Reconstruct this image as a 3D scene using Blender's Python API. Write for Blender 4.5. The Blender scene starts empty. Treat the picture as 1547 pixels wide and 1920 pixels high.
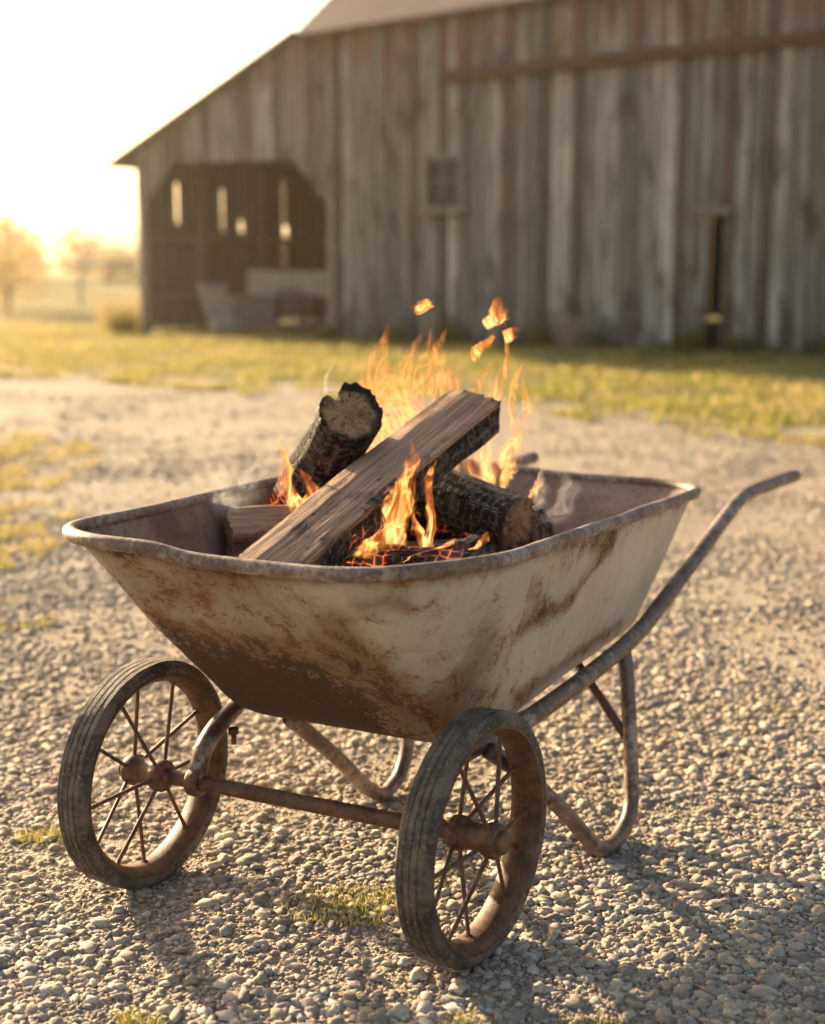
import bpy, math, random
import numpy as np
from mathutils import Vector, Matrix, noise as mn
random.seed(4); rng=np.random.default_rng(4)
scene=bpy.context.scene; col=scene.collection
scene.view_settings.view_transform='Standard'
try: scene.view_settings.look='None'
except: pass
scene.view_settings.exposure=0

# ---------------------------------------------------------------- helpers
class NT:
    def __init__(s,name,disp=False):
        s.m=bpy.data.materials.new(name); s.m.use_nodes=True
        s.t=s.m.node_tree; s.t.nodes.clear(); s.out=s.n('ShaderNodeOutputMaterial')
    def n(s,ty,ins=None,**kw):
        x=s.t.nodes.new(ty)
        for k,v in kw.items(): setattr(x,k,v)
        for k,v in (ins or {}).items():
            sk=x.inputs[k]
            if hasattr(v,'bl_idname') and isinstance(v,bpy.types.NodeSocket): s.t.links.new(v,sk)
            else: sk.default_value=v
        return x
    def math(s,op,a,b=0.0,c=None,clamp=False):
        d={0:a,1:b}
        if c is not None: d[2]=c
        return s.n('ShaderNodeMath',d,operation=op,use_clamp=clamp).outputs[0]
    def mix(s,f,a,b,bt='MIX'):
        x=s.n('ShaderNodeMix',data_type='RGBA',blend_type=bt)
        for i,v in ((0,f),(6,a),(7,b)):
            if isinstance(v,bpy.types.NodeSocket): s.t.links.new(v,x.inputs[i])
            else: x.inputs[i].default_value=(tuple(v)+(1,))[:4] if hasattr(v,'__len__') else v
        return x.outputs[2]
    def noise(s,vec,scale,detail=4,rough=.55,dist=0.0):
        return s.n('ShaderNodeTexNoise',{'Vector':vec,'Scale':scale,'Detail':detail,'Roughness':rough,'Distortion':dist}).outputs[0]
    def sm(s,v,lo,hi,a=0.0,b=1.0):
        return s.n('ShaderNodeMapRange',{0:v,1:lo,2:hi,3:a,4:b},interpolation_type='SMOOTHSTEP').outputs[0]
    def obj(s): return s.n('ShaderNodeTexCoord').outputs['Object']
    def scale(s,vec,sc): return s.n('ShaderNodeMapping',{'Vector':vec,'Scale':sc}).outputs[0]
    def attr(s,name): return s.n('ShaderNodeAttribute',attribute_name=name)
    def bump(s,h,strength=.5,dist=.01): return s.n('ShaderNodeBump',{'Height':h,'Strength':strength,'Distance':dist}).outputs[0]
    def bsdf(s,c,rough=.7,metal=0.0,normal=None,spec=.5,**kw):
        d={'Base Color':c if isinstance(c,bpy.types.NodeSocket) else (tuple(c)+(1,))[:4],'Roughness':rough,'Metallic':metal,'Specular IOR Level':spec}
        d.update(kw)
        if normal is not None: d['Normal']=normal
        return s.n('ShaderNodeBsdfPrincipled',d).outputs[0]
    def end(s,sh): s.t.links.new(sh,s.out.inputs['Surface']); return s.m

def empty(name,loc,rz=0,**props):
    o=bpy.data.objects.new(name,None); col.objects.link(o); o.location=loc; o.rotation_euler=(0,0,rz)
    for k,v in props.items(): o[k]=v
    return o
def mobj(name,V,F,mat,parent=None,smooth=False,attrs=None,loc=None,matrix=None,fm=None,uv=None,**props):
    me=bpy.data.meshes.new(name); me.from_pydata([tuple(v) for v in V],[],[tuple(int(i) for i in f) for f in F])
    for m in (mat if isinstance(mat,(list,tuple)) else [mat]): me.materials.append(m)
    if smooth: me.polygons.foreach_set('use_smooth',[True]*len(me.polygons))
    if fm is not None: me.polygons.foreach_set('material_index',[int(x) for x in fm])
    for k,a in (attrs or {}).items():
        a=np.asarray(a,dtype=np.float32)
        if a.ndim==1:
            me.attributes.new(k,'FLOAT','POINT').data.foreach_set('value',a)
        else:
            me.attributes.new(k,'FLOAT_COLOR','POINT').data.foreach_set('color',np.c_[a,np.ones(len(a))].astype(np.float32).ravel())
    if uv is not None:
        l=me.uv_layers.new(name='UVMap'); idx=np.empty(len(me.loops),dtype=np.int32); me.loops.foreach_get('vertex_index',idx)
        l.data.foreach_set('uv',np.asarray(uv,dtype=np.float32)[idx].ravel())
    me.update()
    o=bpy.data.objects.new(name,me); col.objects.link(o)
    if parent: o.parent=parent
    if loc is not None: o.location=loc
    if matrix is not None: o.matrix_world=matrix
    for k,v in props.items(): o[k]=v
    return o
class MB:
    """mesh builder accumulating pieces"""
    def __init__(s): s.V=[];s.F=[];s.A=[];s.M=[]
    def add(s,V,F,a=None,m=0):
        o=len(s.V); s.V+= [tuple(v) for v in V]; s.F+=[tuple(i+o for i in f) for f in F]
        s.A+= [a if a is not None else (0,0,0)]*len(V); s.M+=[m]*len(F)
    def box(s,lo,hi,a=None,m=0,M=None):
        x0,y0,z0=lo;x1,y1,z1=hi
        V=[Vector(p) for p in ((x0,y0,z0),(x1,y0,z0),(x1,y1,z0),(x0,y1,z0),(x0,y0,z1),(x1,y0,z1),(x1,y1,z1),(x0,y1,z1))]
        if M is not None: V=[M@v for v in V]
        s.add(V,[(0,3,2,1),(4,5,6,7),(0,1,5,4),(1,2,6,5),(2,3,7,6),(3,0,4,7)],a,m)
    def tube(s,pts,r,n=14,sub=6,a=None,m=0,closed=False,smoothpath=True,nz=0.0):
        P=[Vector(p) for p in pts]
        if smoothpath: P=catmull(P,sub,closed)
        L=len(P); rs=r if hasattr(r,'__len__') else [r]*L
        if len(rs)!=L: rs=list(np.interp(np.linspace(0,1,L),np.linspace(0,1,len(rs)),rs))
        V=[];F=[]; up=None
        for i,p in enumerate(P):
            if closed: t=(P[(i+1)%L]-P[i-1]).normalized()
            else: t=(P[min(i+1,L-1)]-P[max(i-1,0)]).normalized()
            if up is None:
                up=Vector((0,0,1)) if abs(t.z)<.9 else Vector((1,0,0))
            up=(up-t*up.dot(t)).normalized(); b=t.cross(up)
            for k in range(n):
                an=2*math.pi*k/n; rr=rs[i]
                if nz: rr*=1+nz*mn.noise(p*30+Vector((k*.7,0,0)))
                V.append(p+(up*math.cos(an)+b*math.sin(an))*rr)
        R=L if closed else L-1
        for i in range(R):
            for k in range(n):
                F.append((i*n+k,i*n+(k+1)%n,((i+1)%L)*n+(k+1)%n,((i+1)%L)*n+k))
        if not closed:
            F.append(tuple(range(n-1,-1,-1))); F.append(tuple((L-1)*n+k for k in range(n)))
        s.add(V,F,a,m)
    def lathe(s,prof,n,M,a=None,m=0,closed=True):
        V=[];F=[];K=len(prof)
        for i in range(n):
            an=2*math.pi*i/n
            for r,x in prof: V.append(M@Vector((x,r*math.cos(an),r*math.sin(an))))
        for i in range(n):
            for j in range(K if closed else K-1):
                F.append((i*K+j,i*K+(j+1)%K,((i+1)%n)*K+(j+1)%K,((i+1)%n)*K+j))
        s.add(V,F,a,m)
    def obj(s,name,mat,parent=None,smooth=False,**k):
        return mobj(name,s.V,s.F,mat,parent,smooth,fm=s.M,attrs={'tint':np.array(s.A)},**k)
def catmull(P,sub,closed=False):
    out=[];L=len(P)
    for i in range(L if closed else L-1):
        if closed: a,b,c,d=P[i-1],P[i],P[(i+1)%L],P[(i+2)%L]
        else: a,b,c,d=P[max(i-1,0)],P[i],P[i+1],P[min(i+2,L-1)]
        for k in range(sub):
            t=k/sub
            out.append(.5*((2*b)+(c-a)*t+(2*a-5*b+4*c-d)*t*t+(3*b-a-3*c+d)*t**3))
    if not closed: out.append(P[-1].copy())
    return out
def autosmooth(o,ang=35):
    me=o.data; me.polygons.foreach_set('use_smooth',[True]*len(me.polygons))
    try: me.set_sharp_from_angle(angle=math.radians(ang))
    except Exception: pass

# ---------------------------------------------------------------- camera
cd=bpy.data.cameras.new('camera'); cam=bpy.data.objects.new('camera',cd); col.objects.link(cam)
cam.location=(0,0,1.12); cam.rotation_euler=(math.radians(90-10.2),0,0)
cd.sensor_fit='VERTICAL'; cd.sensor_height=36; cd.sensor_width=36; cd.lens=50
cd.clip_start=.05; cd.clip_end=3000
cd.dof.use_dof=True; cd.dof.focus_distance=2.42; cd.dof.aperture_fstop=2.3
scene.camera=cam

# ---------------------------------------------------------------- light
AZ=math.radians(-42); EL=math.radians(16)
sd=Vector((math.sin(AZ)*math.cos(EL),math.cos(AZ)*math.cos(EL),math.sin(EL)))
w=bpy.data.worlds.new('World'); scene.world=w; w.use_nodes=True
nt=w.node_tree; nt.nodes.clear()
sky=nt.nodes.new('ShaderNodeTexSky'); sky.sky_type='NISHITA'; sky.sun_disc=False
sky.sun_elevation=EL; sky.sun_rotation=AZ; sky.dust_density=4; sky.air_density=1.0; sky.ozone_density=.7
bg=nt.nodes.new('ShaderNodeBackground'); bg.inputs[1].default_value=.33
mx=nt.nodes.new('ShaderNodeMix'); mx.data_type='RGBA'; mx.blend_type='MULTIPLY'; mx.inputs[0].default_value=1; mx.inputs[7].default_value=(1.08,1.0,.90,1)
wo=nt.nodes.new('ShaderNodeOutputWorld'); nt.links.new(sky.outputs[0],mx.inputs[6]); nt.links.new(mx.outputs[2],bg.inputs[0]); nt.links.new(bg.outputs[0],wo.inputs[0])
sl=bpy.data.lights.new('sun','SUN'); sl.energy=19; sl.angle=math.radians(.7); sl.color=(1,.75,.48)
so=bpy.data.objects.new('sun',sl); col.objects.link(so); so.rotation_euler=(-sd).to_track_quat('-Z','Y').to_euler()

# ---------------------------------------------------------------- materials
def m_ground():
    t=NT('gravel_ground'); v=t.obj()
    n1=t.noise(v,1.1,5); n2=t.noise(v,60,4,.7); vo=t.n('ShaderNodeTexVoronoi',{'Vector':v,'Scale':140.0}); vo2=t.n('ShaderNodeTexVoronoi',{'Vector':v,'Scale':260.0})
    vb=t.n('ShaderNodeTexVoronoi',{'Vector':v,'Scale':38.0})
    g1=t.n('ShaderNodeSeparateColor',{0:vo.outputs['Color']}).outputs[0]; g2=t.n('ShaderNodeSeparateColor',{0:vb.outputs['Color']}).outputs[0]
    c=t.mix(t.sm(n1,.35,.65),(.33,.27,.20),(.44,.37,.28))
    c=t.mix(t.sm(g1,.2,1,0,.5),c,(.22,.18,.135)); c=t.mix(t.sm(g2,.3,1,0,.35),c,(.25,.21,.16)); c=t.mix(t.sm(g2,.25,0,0,.4),c,(.52,.45,.35))
    c=t.mix(t.sm(n2,.3,.7,.0,.35),c,(.24,.19,.14))
    c=t.mix(t.sm(t.noise(v,3.5,5,.65),.5,.7,0,.3),c,(.22,.18,.135))
    h=t.math('ADD',t.math('MULTIPLY',vo.outputs[0],-1.0),t.math('MULTIPLY',vo2.outputs[0],-.5))
    return t.end(t.bsdf(c,.9,normal=t.bump(h,.9,.007),spec=.2))
def m_pebble():
    t=NT('pebbles'); a=t.attr('tint').outputs['Color']; v=t.obj()
    c=t.mix(t.sm(t.noise(v,150,4,.6),.3,.7),a,t.mix(.45,a,(.26,.205,.15)))
    return t.end(t.bsdf(c,.85,normal=t.bump(t.noise(v,300,3),.45,.002),spec=.25))
def m_lawn():
    t=NT('lawn_soil'); v=t.obj()
    c=t.mix(t.sm(t.noise(v,.6,5),.35,.65),(.15,.15,.035),(.33,.27,.12))
    c=t.mix(t.sm(t.noise(v,3,5,.7),.5,.7),c,(.36,.29,.16))
    c=t.mix(t.sm(t.noise(v,9,5,.7),.35,.7),c,(.12,.115,.03))
    return t.end(t.bsdf(c,.95,normal=t.bump(t.noise(v,30,5,.7),1,.05),spec=.1))
def m_grass():
    t=NT('grass_blades'); a=t.attr('tint').outputs['Color']
    d=t.n('ShaderNodeBsdfDiffuse',{'Color':a}).outputs[0]; tr=t.n('ShaderNodeBsdfTranslucent',{'Color':a}).outputs[0]
    return t.end(t.n('ShaderNodeMixShader',{0:.5,1:d,2:tr}).outputs[0])
def m_boards(name='weathered_boards',dark=1.0):
    t=NT(name); a=t.attr('tint').outputs['Color']; v=t.obj()
    s=t.scale(v,(14,14,.7)); n=t.noise(s,1.6,6,.65); n2=t.noise(t.scale(v,(60,60,1.2)),1.5,4,.6)
    c=t.mix(t.sm(n,.40,.60),a,t.mix(.6,a,(.05,.04,.032)))
    c=t.mix(t.sm(n2,.47,.7,0,.6),c,t.mix(.5,a,(.48,.44,.39)))
    z=t.n('ShaderNodeSeparateXYZ',{0:v}).outputs[2]
    br=t.math('ADD',t.noise(t.scale(v,(5,5,.8)),1.0,5,.6),t.math('MULTIPLY',t.sm(z,2.9,4.1),.20))
    c=t.mix(t.sm(br,.57,.74,0,.75),c,(.20,.105,.06))
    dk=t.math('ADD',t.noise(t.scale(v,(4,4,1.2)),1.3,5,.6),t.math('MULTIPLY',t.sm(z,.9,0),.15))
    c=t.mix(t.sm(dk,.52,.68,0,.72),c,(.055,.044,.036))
    return t.end(t.bsdf(c,.88,normal=t.bump(t.math('ADD',n,n2),.5,.01),spec=.2))
def m_roof():
    t=NT('rusty_roof'); v=t.obj(); c=t.mix(t.noise(v,2,5),(.12,.085,.07),(.19,.145,.12))
    wv=t.n('ShaderNodeTexWave',{'Vector':v,'Scale':2.5},bands_direction='X').outputs['Fac']
    return t.end(t.bsdf(c,.8,.0,normal=t.bump(wv,.4,.03),spec=.2))
def m_rust(name,c1=(.055,.028,.017),c2=(.17,.078,.036),c3=None,amt=.5,scale=26,rough=.58,metal=.15):
    t=NT(name); v=t.obj(); n=t.noise(v,scale,6,.7); n2=t.noise(v,scale*7,4,.7)
    c=t.mix(t.sm(n,.35,.65),c1,c2); c=t.mix(t.sm(n2,.5,.7,0,.5),c,(.035,.022,.015))
    if c3: c=t.mix(t.sm(t.math('ADD',t.math('MULTIPLY',t.noise(v,scale*.4,7,.72),.6),t.math('MULTIPLY',t.noise(v,scale*4,5,.7),.4)),amt-.04,amt+.09,0,.85),c,c3)
    return t.end(t.bsdf(c,rough,metal,normal=t.bump(t.math('ADD',n,n2),.35,.003),spec=.45))
def m_tray():
    t=NT('worn_enamel'); v=t.obj(); r=t.attr('rust').outputs['Fac']; ins=t.attr('inside').outputs['Fac']; sc=t.attr('scratch').outputs['Fac']
    n=t.noise(v,7,6,.65,.3); m2=t.noise(v,24,6,.75,.4); f=t.noise(v,100,6,.78); ff=t.noise(v,320,4,.7)
    sp=t.math('ADD',t.math('MULTIPLY',n,.22),t.math('ADD',t.math('MULTIPLY',m2,.34),t.math('ADD',t.math('MULTIPLY',f,.32),t.math('MULTIPLY',ff,.12))))
    val=t.math('ADD',sp,t.math('MULTIPLY',r,.13))
    m=t.sm(val,.575,.605)
    paint=t.mix(t.sm(t.noise(v,4,5),.3,.7),(.35,.32,.265),(.44,.405,.34))
    paint=t.mix(t.sm(t.noise(t.scale(v,(26,26,5)),1.0,6,.7),.45,.8,0,.5),paint,(.27,.22,.155))
    paint=t.mix(t.sm(m2,.5,.75,0,.4),paint,(.26,.22,.165))
    stain=t.math('MULTIPLY',t.sm(t.math('ADD',t.math('MULTIPLY',r,.9),t.math('MULTIPLY',t.math('ADD',n,m2),.45)),.52,1.12),.94)
    paint=t.mix(stain,paint,(.095,.053,.027))
    halo=t.sm(val,.525,.585,0,.45); paint=t.mix(halo,paint,(.27,.155,.07))
    rust=t.mix(t.sm(f,.35,.62),(.07,.034,.018),(.22,.098,.036))
    rust=t.mix(t.sm(t.math('ADD',r,m2),1.0,1.4,0,.85),rust,(.042,.026,.018))
    c=t.mix(m,paint,rust)
    sm_=t.sm(t.math('ADD',sc,t.math('MULTIPLY',t.math('SUBTRACT',m2,.5),1.8)),.30,.75)
    c=t.mix(t.math('MULTIPLY',sm_,.8),c,(.15,.072,.03))
    inner=t.mix(t.sm(n,.35,.62),(.12,.066,.046),(.25,.17,.13)); inner=t.mix(t.sm(f,.48,.66,0,.6),inner,(.06,.036,.025))
    c=t.mix(ins,c,inner)
    h=t.math('SUBTRACT',t.math('MULTIPLY',m2,.15),t.math('MULTIPLY',m,.4))
    return t.end(t.bsdf(c,t.sm(m,0,1,.45,.85),0.0,normal=t.bump(h,.35,.002),spec=.4))
def m_rubber():
    t=NT('old_rubber'); v=t.obj(); n=t.noise(v,22,7,.7)
    c=t.mix(t.sm(n,.38,.62),(.032,.027,.022),(.12,.095,.072)); c=t.mix(t.sm(t.noise(v,140,4),.55,.72),c,(.20,.165,.125))
    return t.end(t.bsdf(c,.7,normal=t.bump(t.math('ADD',t.noise(v,120,5,.7),t.noise(v,25,4)),.5,.004),spec=.45))
def m_log():
    t=NT('burning_wood'); v=t.obj(); ch=t.attr('char').outputs['Fac']; hot=t.attr('hot').outputs['Fac']
    g=t.noise(t.scale(v,(3.5,130,130)),1.0,6,.7); g2=t.noise(t.scale(v,(7,380,380)),1.0,4,.6); g3=t.noise(t.scale(v,(2.5,45,45)),1.0,5,.7)
    wood=t.mix(t.sm(g,.35,.65),(.39,.25,.165),(.21,.125,.078)); wood=t.mix(t.sm(g2,.48,.7,0,.5),wood,(.50,.36,.26))
    wood=t.mix(t.sm(g3,.48,.66,0,.65),wood,(.145,.08,.05))
    crk=t.sm(t.math('ABSOLUTE',t.math('SUBTRACT',t.noise(t.scale(v,(4,55,55)),1.0,3,.5),.5)),.010,.003)
    crk=t.math('MULTIPLY',crk,t.sm(t.noise(v,9,3),.48,.6)); wood=t.mix(t.math('MULTIPLY',crk,.85),wood,(.03,.018,.012))
    wood=t.mix(t.sm(t.noise(v,11,5,.7),.56,.70,0,.65),wood,(.06,.038,.027))
    sx=t.n('ShaderNodeSeparateXYZ',{0:v}); ang=t.math('ARCTAN2',sx.outputs[2],sx.outputs[1])
    wn=t.n('ShaderNodeTexNoise',{'Vector':v,'Scale':20.0,'Detail':3.0})
    pos=t.n('ShaderNodeCombineXYZ',{0:t.math('MULTIPLY',sx.outputs[0],50.0),1:t.math('MULTIPLY',ang,2.3),2:0.0}).outputs[0]
    wp=t.n('ShaderNodeVectorMath',{0:pos,1:t.n('ShaderNodeVectorMath',{0:wn.outputs['Color'],1:(1.0,.9,0)},operation='MULTIPLY').outputs[0]},operation='ADD').outputs[0]
    vo=t.n('ShaderNodeTexVoronoi',{'Vector':wp,'Scale':1.0,'Randomness':.32},feature='DISTANCE_TO_EDGE',voronoi_dimensions='2D').outputs[0]
    vs=t.n('ShaderNodeTexVoronoi',{'Vector':wp,'Scale':2.6,'Randomness':.5},feature='DISTANCE_TO_EDGE',voronoi_dimensions='2D').outputs[0]
    n=t.noise(v,45,5,.65); nb=t.noise(v,13,4,.6)
    ash=t.math('MULTIPLY',t.math('MULTIPLY',t.sm(vo,.04,.06),t.sm(vo,.16,.09)),t.sm(n,.40,.56))
    cc=t.mix(t.sm(n,.3,.7),(.012,.010,.009),(.045,.033,.026)); cc=t.mix(t.math('MULTIPLY',t.sm(vs,.05,.02),.6),cc,(.006,.005,.005)); cc=t.mix(t.math('MULTIPLY',ash,.9),cc,(.46,.40,.36))
    cc=t.mix(t.sm(t.math('ADD',nb,t.math('MULTIPLY',n,.3)),.70,.82,0,.45),cc,(.17,.15,.135))
    cf=t.sm(t.math('ADD',ch,t.math('MULTIPLY',t.math('SUBTRACT',n,.5),.9)),.35,.65)
    c=t.mix(cf,wood,cc)
    h=t.mix(cf,t.math('SUBTRACT',t.math('MULTIPLY',g,.3),t.math('MULTIPLY',crk,.5)),t.math('ADD',t.sm(vo,0,.12),t.math('MULTIPLY',t.sm(vs,0,.08),.25)))
    glow=t.math('MULTIPLY',t.math('MULTIPLY',t.sm(vo,.045,.01),cf),t.sm(t.math('ADD',t.math('MULTIPLY',hot,.35),t.math('ADD',t.math('MULTIPLY',nb,.85),t.math('MULTIPLY',n,.3))),.80,.92))
    soft=t.math('MULTIPLY',t.math('MULTIPLY',t.sm(vo,.3,.0),cf),t.sm(t.math('ADD',t.math('MULTIPLY',hot,.35),nb),.74,.95))
    em=t.mix(glow,(1,.07,.01),(1,.28,.05))
    return t.end(t.bsdf(c,.85,normal=t.bump(h,1.0,.009),spec=.25,**{'Emission Color':em,'Emission Strength':t.math('ADD',t.math('MULTIPLY',glow,1.8),t.math('MULTIPLY',soft,.5))}))
def m_endgrain():
    t=NT('log_end_grain'); v=t.obj()
    sx=t.n('ShaderNodeSeparateXYZ',{0:v}); r=t.math('POWER',t.math('ADD',t.math('MULTIPLY',sx.outputs[1],sx.outputs[1]),t.math('MULTIPLY',sx.outputs[2],sx.outputs[2])),.5)
    n=t.noise(v,35,5); ring=t.math('SINE',t.math('ADD',t.math('MULTIPLY',r,1100.0),t.math('MULTIPLY',n,12.0)))
    c=t.mix(t.sm(ring,-1,1,0,.3),(.33,.195,.11),(.20,.112,.062))
    c=t.mix(t.sm(t.math('ADD',r,t.math('MULTIPLY',n,.03)),.060,.076),c,(.02,.016,.013))
    c=t.mix(t.sm(t.noise(v,20,6,.7),.46,.64,0,.7),c,(.085,.05,.032))
    ang=t.math('ARCTAN2',sx.outputs[2],sx.outputs[1])
    cr=t.noise(t.n('ShaderNodeCombineXYZ',{0:t.math('MULTIPLY',ang,1.3),1:t.math('MULTIPLY',r,8.0),2:0.0}).outputs[0],1.6,3,.6)
    c=t.mix(t.math('MULTIPLY',t.sm(t.math('ABSOLUTE',t.math('SUBTRACT',cr,.5)),.016,.004),.85),c,(.02,.013,.01))
    return t.end(t.bsdf(c,.9,normal=t.bump(t.math('ADD',n,t.sm(cr,.48,.52)),.6,.004),spec=.2))
def m_ash():
    t=NT('ash_bed'); v=t.obj(); n=t.noise(v,30,6,.7); c=t.mix(t.sm(n,.40,.62),(.02,.018,.016),(.24,.22,.20))
    hot=t.math('MULTIPLY',t.sm(t.noise(v,14,4),.60,.70),t.sm(t.noise(v,90,3),.5,.65))
    return t.end(t.bsdf(c,.95,normal=t.bump(n,1,.02),**{'Emission Color':(1,.2,.03,1),'Emission Strength':t.math('MULTIPLY',hot,1.8)}))
def m_flame():
    t=NT('flame'); uv=t.n('ShaderNodeTexCoord').outputs['UV']; v=t.obj(); sx=t.n('ShaderNodeSeparateXYZ',{0:uv}); s,tt=sx.outputs[0],sx.outputs[1]
    e=t.math('SUBTRACT',1.0,t.math('POWER',t.math('ABSOLUTE',t.math('SUBTRACT',t.math('MULTIPLY',s,2.0),1.0)),1.6))
    n=t.noise(t.scale(v,(18,18,7)),1.0,2.5,.5,2.0); n2=t.noise(t.scale(v,(40,40,14)),1.0,3,.5,1.2)
    rg=t.math('POWER',t.math('SUBTRACT',1.0,t.math('ABSOLUTE',t.math('SUBTRACT',t.math('MULTIPLY',n,5.0),2.5)),clamp=True),2.0)
    body=t.sm(t.math('ADD',e,t.math('MULTIPLY',t.math('SUBTRACT',n2,.5),1.5)),.1,1.0)
    k=t.attr('dens').outputs['Fac']
    al=t.math('MULTIPLY',t.math('MULTIPLY',body,t.math('ADD',t.math('MULTIPLY',rg,.72),.17)),t.math('MULTIPLY',t.sm(tt,0,.15),k),clamp=True)
    h=t.math('ADD',t.math('MULTIPLY',rg,.5),t.math('MULTIPLY',t.math('SUBTRACT',1.0,tt),.42))
    r=t.n('ShaderNodeValToRGB',{0:h}); cr=r.color_ramp
    cr.elements[0].position=0; cr.elements[0].color=(1,.19,.03,1); cr.elements[1].position=.95; cr.elements[1].color=(1,.58,.22,1)
    x=cr.elements.new(.45); x.color=(1,.32,.065,1)
    em=t.n('ShaderNodeEmission',{'Color':r.outputs[0],'Strength':t.sm(h,.1,.9,1.4,2.7)}).outputs[0]
    return t.end(t.n('ShaderNodeMixShader',{0:al,1:t.n('ShaderNodeBsdfTransparent').outputs[0],2:em}).outputs[0])
def m_smoke():
    t=NT('smoke'); uv=t.n('ShaderNodeTexCoord').outputs['UV']; v=t.obj(); sx=t.n('ShaderNodeSeparateXYZ',{0:uv}); s,tt=sx.outputs[0],sx.outputs[1]
    e=t.math('SUBTRACT',1.0,t.math('ABSOLUTE',t.math('SUBTRACT',t.math('MULTIPLY',s,2.0),1.0)))
    n=t.noise(t.scale(v,(25,25,12)),1.0,4,.6,1.2)
    rg=t.math('POWER',t.math('SUBTRACT',1.0,t.math('ABSOLUTE',t.math('SUBTRACT',t.math('MULTIPLY',n,4.0),2.0)),clamp=True),2.0)
    al=t.math('MULTIPLY',t.math('MULTIPLY',t.sm(e,0,.7),t.math('ADD',t.math('MULTIPLY',rg,.2),.03)),t.math('MULTIPLY',t.sm(tt,0,.2),t.sm(tt,1,.4)))
    d=t.n('ShaderNodeMixShader',{0:.5,1:t.n('ShaderNodeBsdfDiffuse',{'Color':(.9,.88,.85,1)}).outputs[0],2:t.n('ShaderNodeBsdfTranslucent',{'Color':(.9,.88,.85,1)}).outputs[0]}).outputs[0]
    return t.end(t.n('ShaderNodeMixShader',{0:al,1:t.n('ShaderNodeBsdfTransparent').outputs[0],2:d}).outputs[0])
def m_plain(name,c,rough=.8,**k):
    t=NT(name); v=t.obj(); n=t.noise(v,12,5,.65)
    return t.end(t.bsdf(t.mix(t.sm(n,.3,.7),c,tuple(x*.55 for x in c)),rough,normal=t.bump(n,.4,.01),**k))
M_ground=m_ground();M_peb=m_pebble();M_lawn=m_lawn();M_grass=m_grass();M_boards=m_boards();M_roof=m_roof()
M_rust=m_rust('rusty_steel'); M_frame=m_rust('worn_painted_tube',c1=(.085,.052,.04),c2=(.18,.115,.085),c3=(.32,.255,.19),amt=.51,scale=18,rough=.42,metal=.3)
M_rimt=m_rust('rim_steel',c1=(.11,.068,.047),c2=(.20,.135,.095),c3=(.33,.27,.21),amt=.5,scale=20)
M_tray=m_tray();M_rub=m_rubber();M_log=m_log();M_end=m_endgrain();M_ash=m_ash();M_flame=m_flame();M_smoke=m_smoke()
M_dirt=m_plain('barn_floor_dirt',(.08,.055,.04)); M_oldwood=m_plain('old_wood',(.27,.235,.19)); M_glass=m_plain('dusty_glass',(.06,.065,.055),.3)
M_bark=m_plain('bark',(.22,.17,.12)); M_pale=m_plain('pale_wood',(.66,.60,.50)); M_dimwood=m_plain('dim_wood',(.16,.12,.085))

# ---------------------------------------------------------------- ground
mobj('ground',[(-1500,-60,0),(1500,-60,0),(1500,2500,0),(-1500,2500,0)],[(0,1,2,3)],M_ground,kind='structure')
edge=[(-60,24),(-20,19.2),(-4.1,14.2),(-.32,11.7),(2.52,8.9),(6,7.2),(14,5.0),(60,0)]
xs=np.concatenate([np.linspace(-60,-12,40),np.linspace(-11.9,12,260),np.linspace(12.1,60,40)])
def lawn_y(x):
    return float(np.interp(x,[e[0] for e in edge],[e[1] for e in edge]))+1.0*mn.noise(Vector((x*.7,0,3)))+.5*mn.noise(Vector((x*2.7,5,3)))
V=[];F=[]
for i,x in enumerate(xs):
    V+=[(x,lawn_y(x)+.6,.004),(x*20,1600,.004)]
    if i: F.append((2*i-2,2*i,2*i+1,2*i-1))
mobj('lawn',V,F,M_lawn,kind='structure')
t=NT('hazy_air'); vs=t.n('ShaderNodeVolumeScatter',{'Color':(1,.86,.66,1),'Density':.0017,'Anisotropy':.8}).outputs[0]; t.t.links.new(vs,t.out.inputs['Volume'])
mb=MB(); mb.box((-260,5.5,.02),(260,430,14)); mb.obj('haze',t.m,None,kind='structure')

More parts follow.
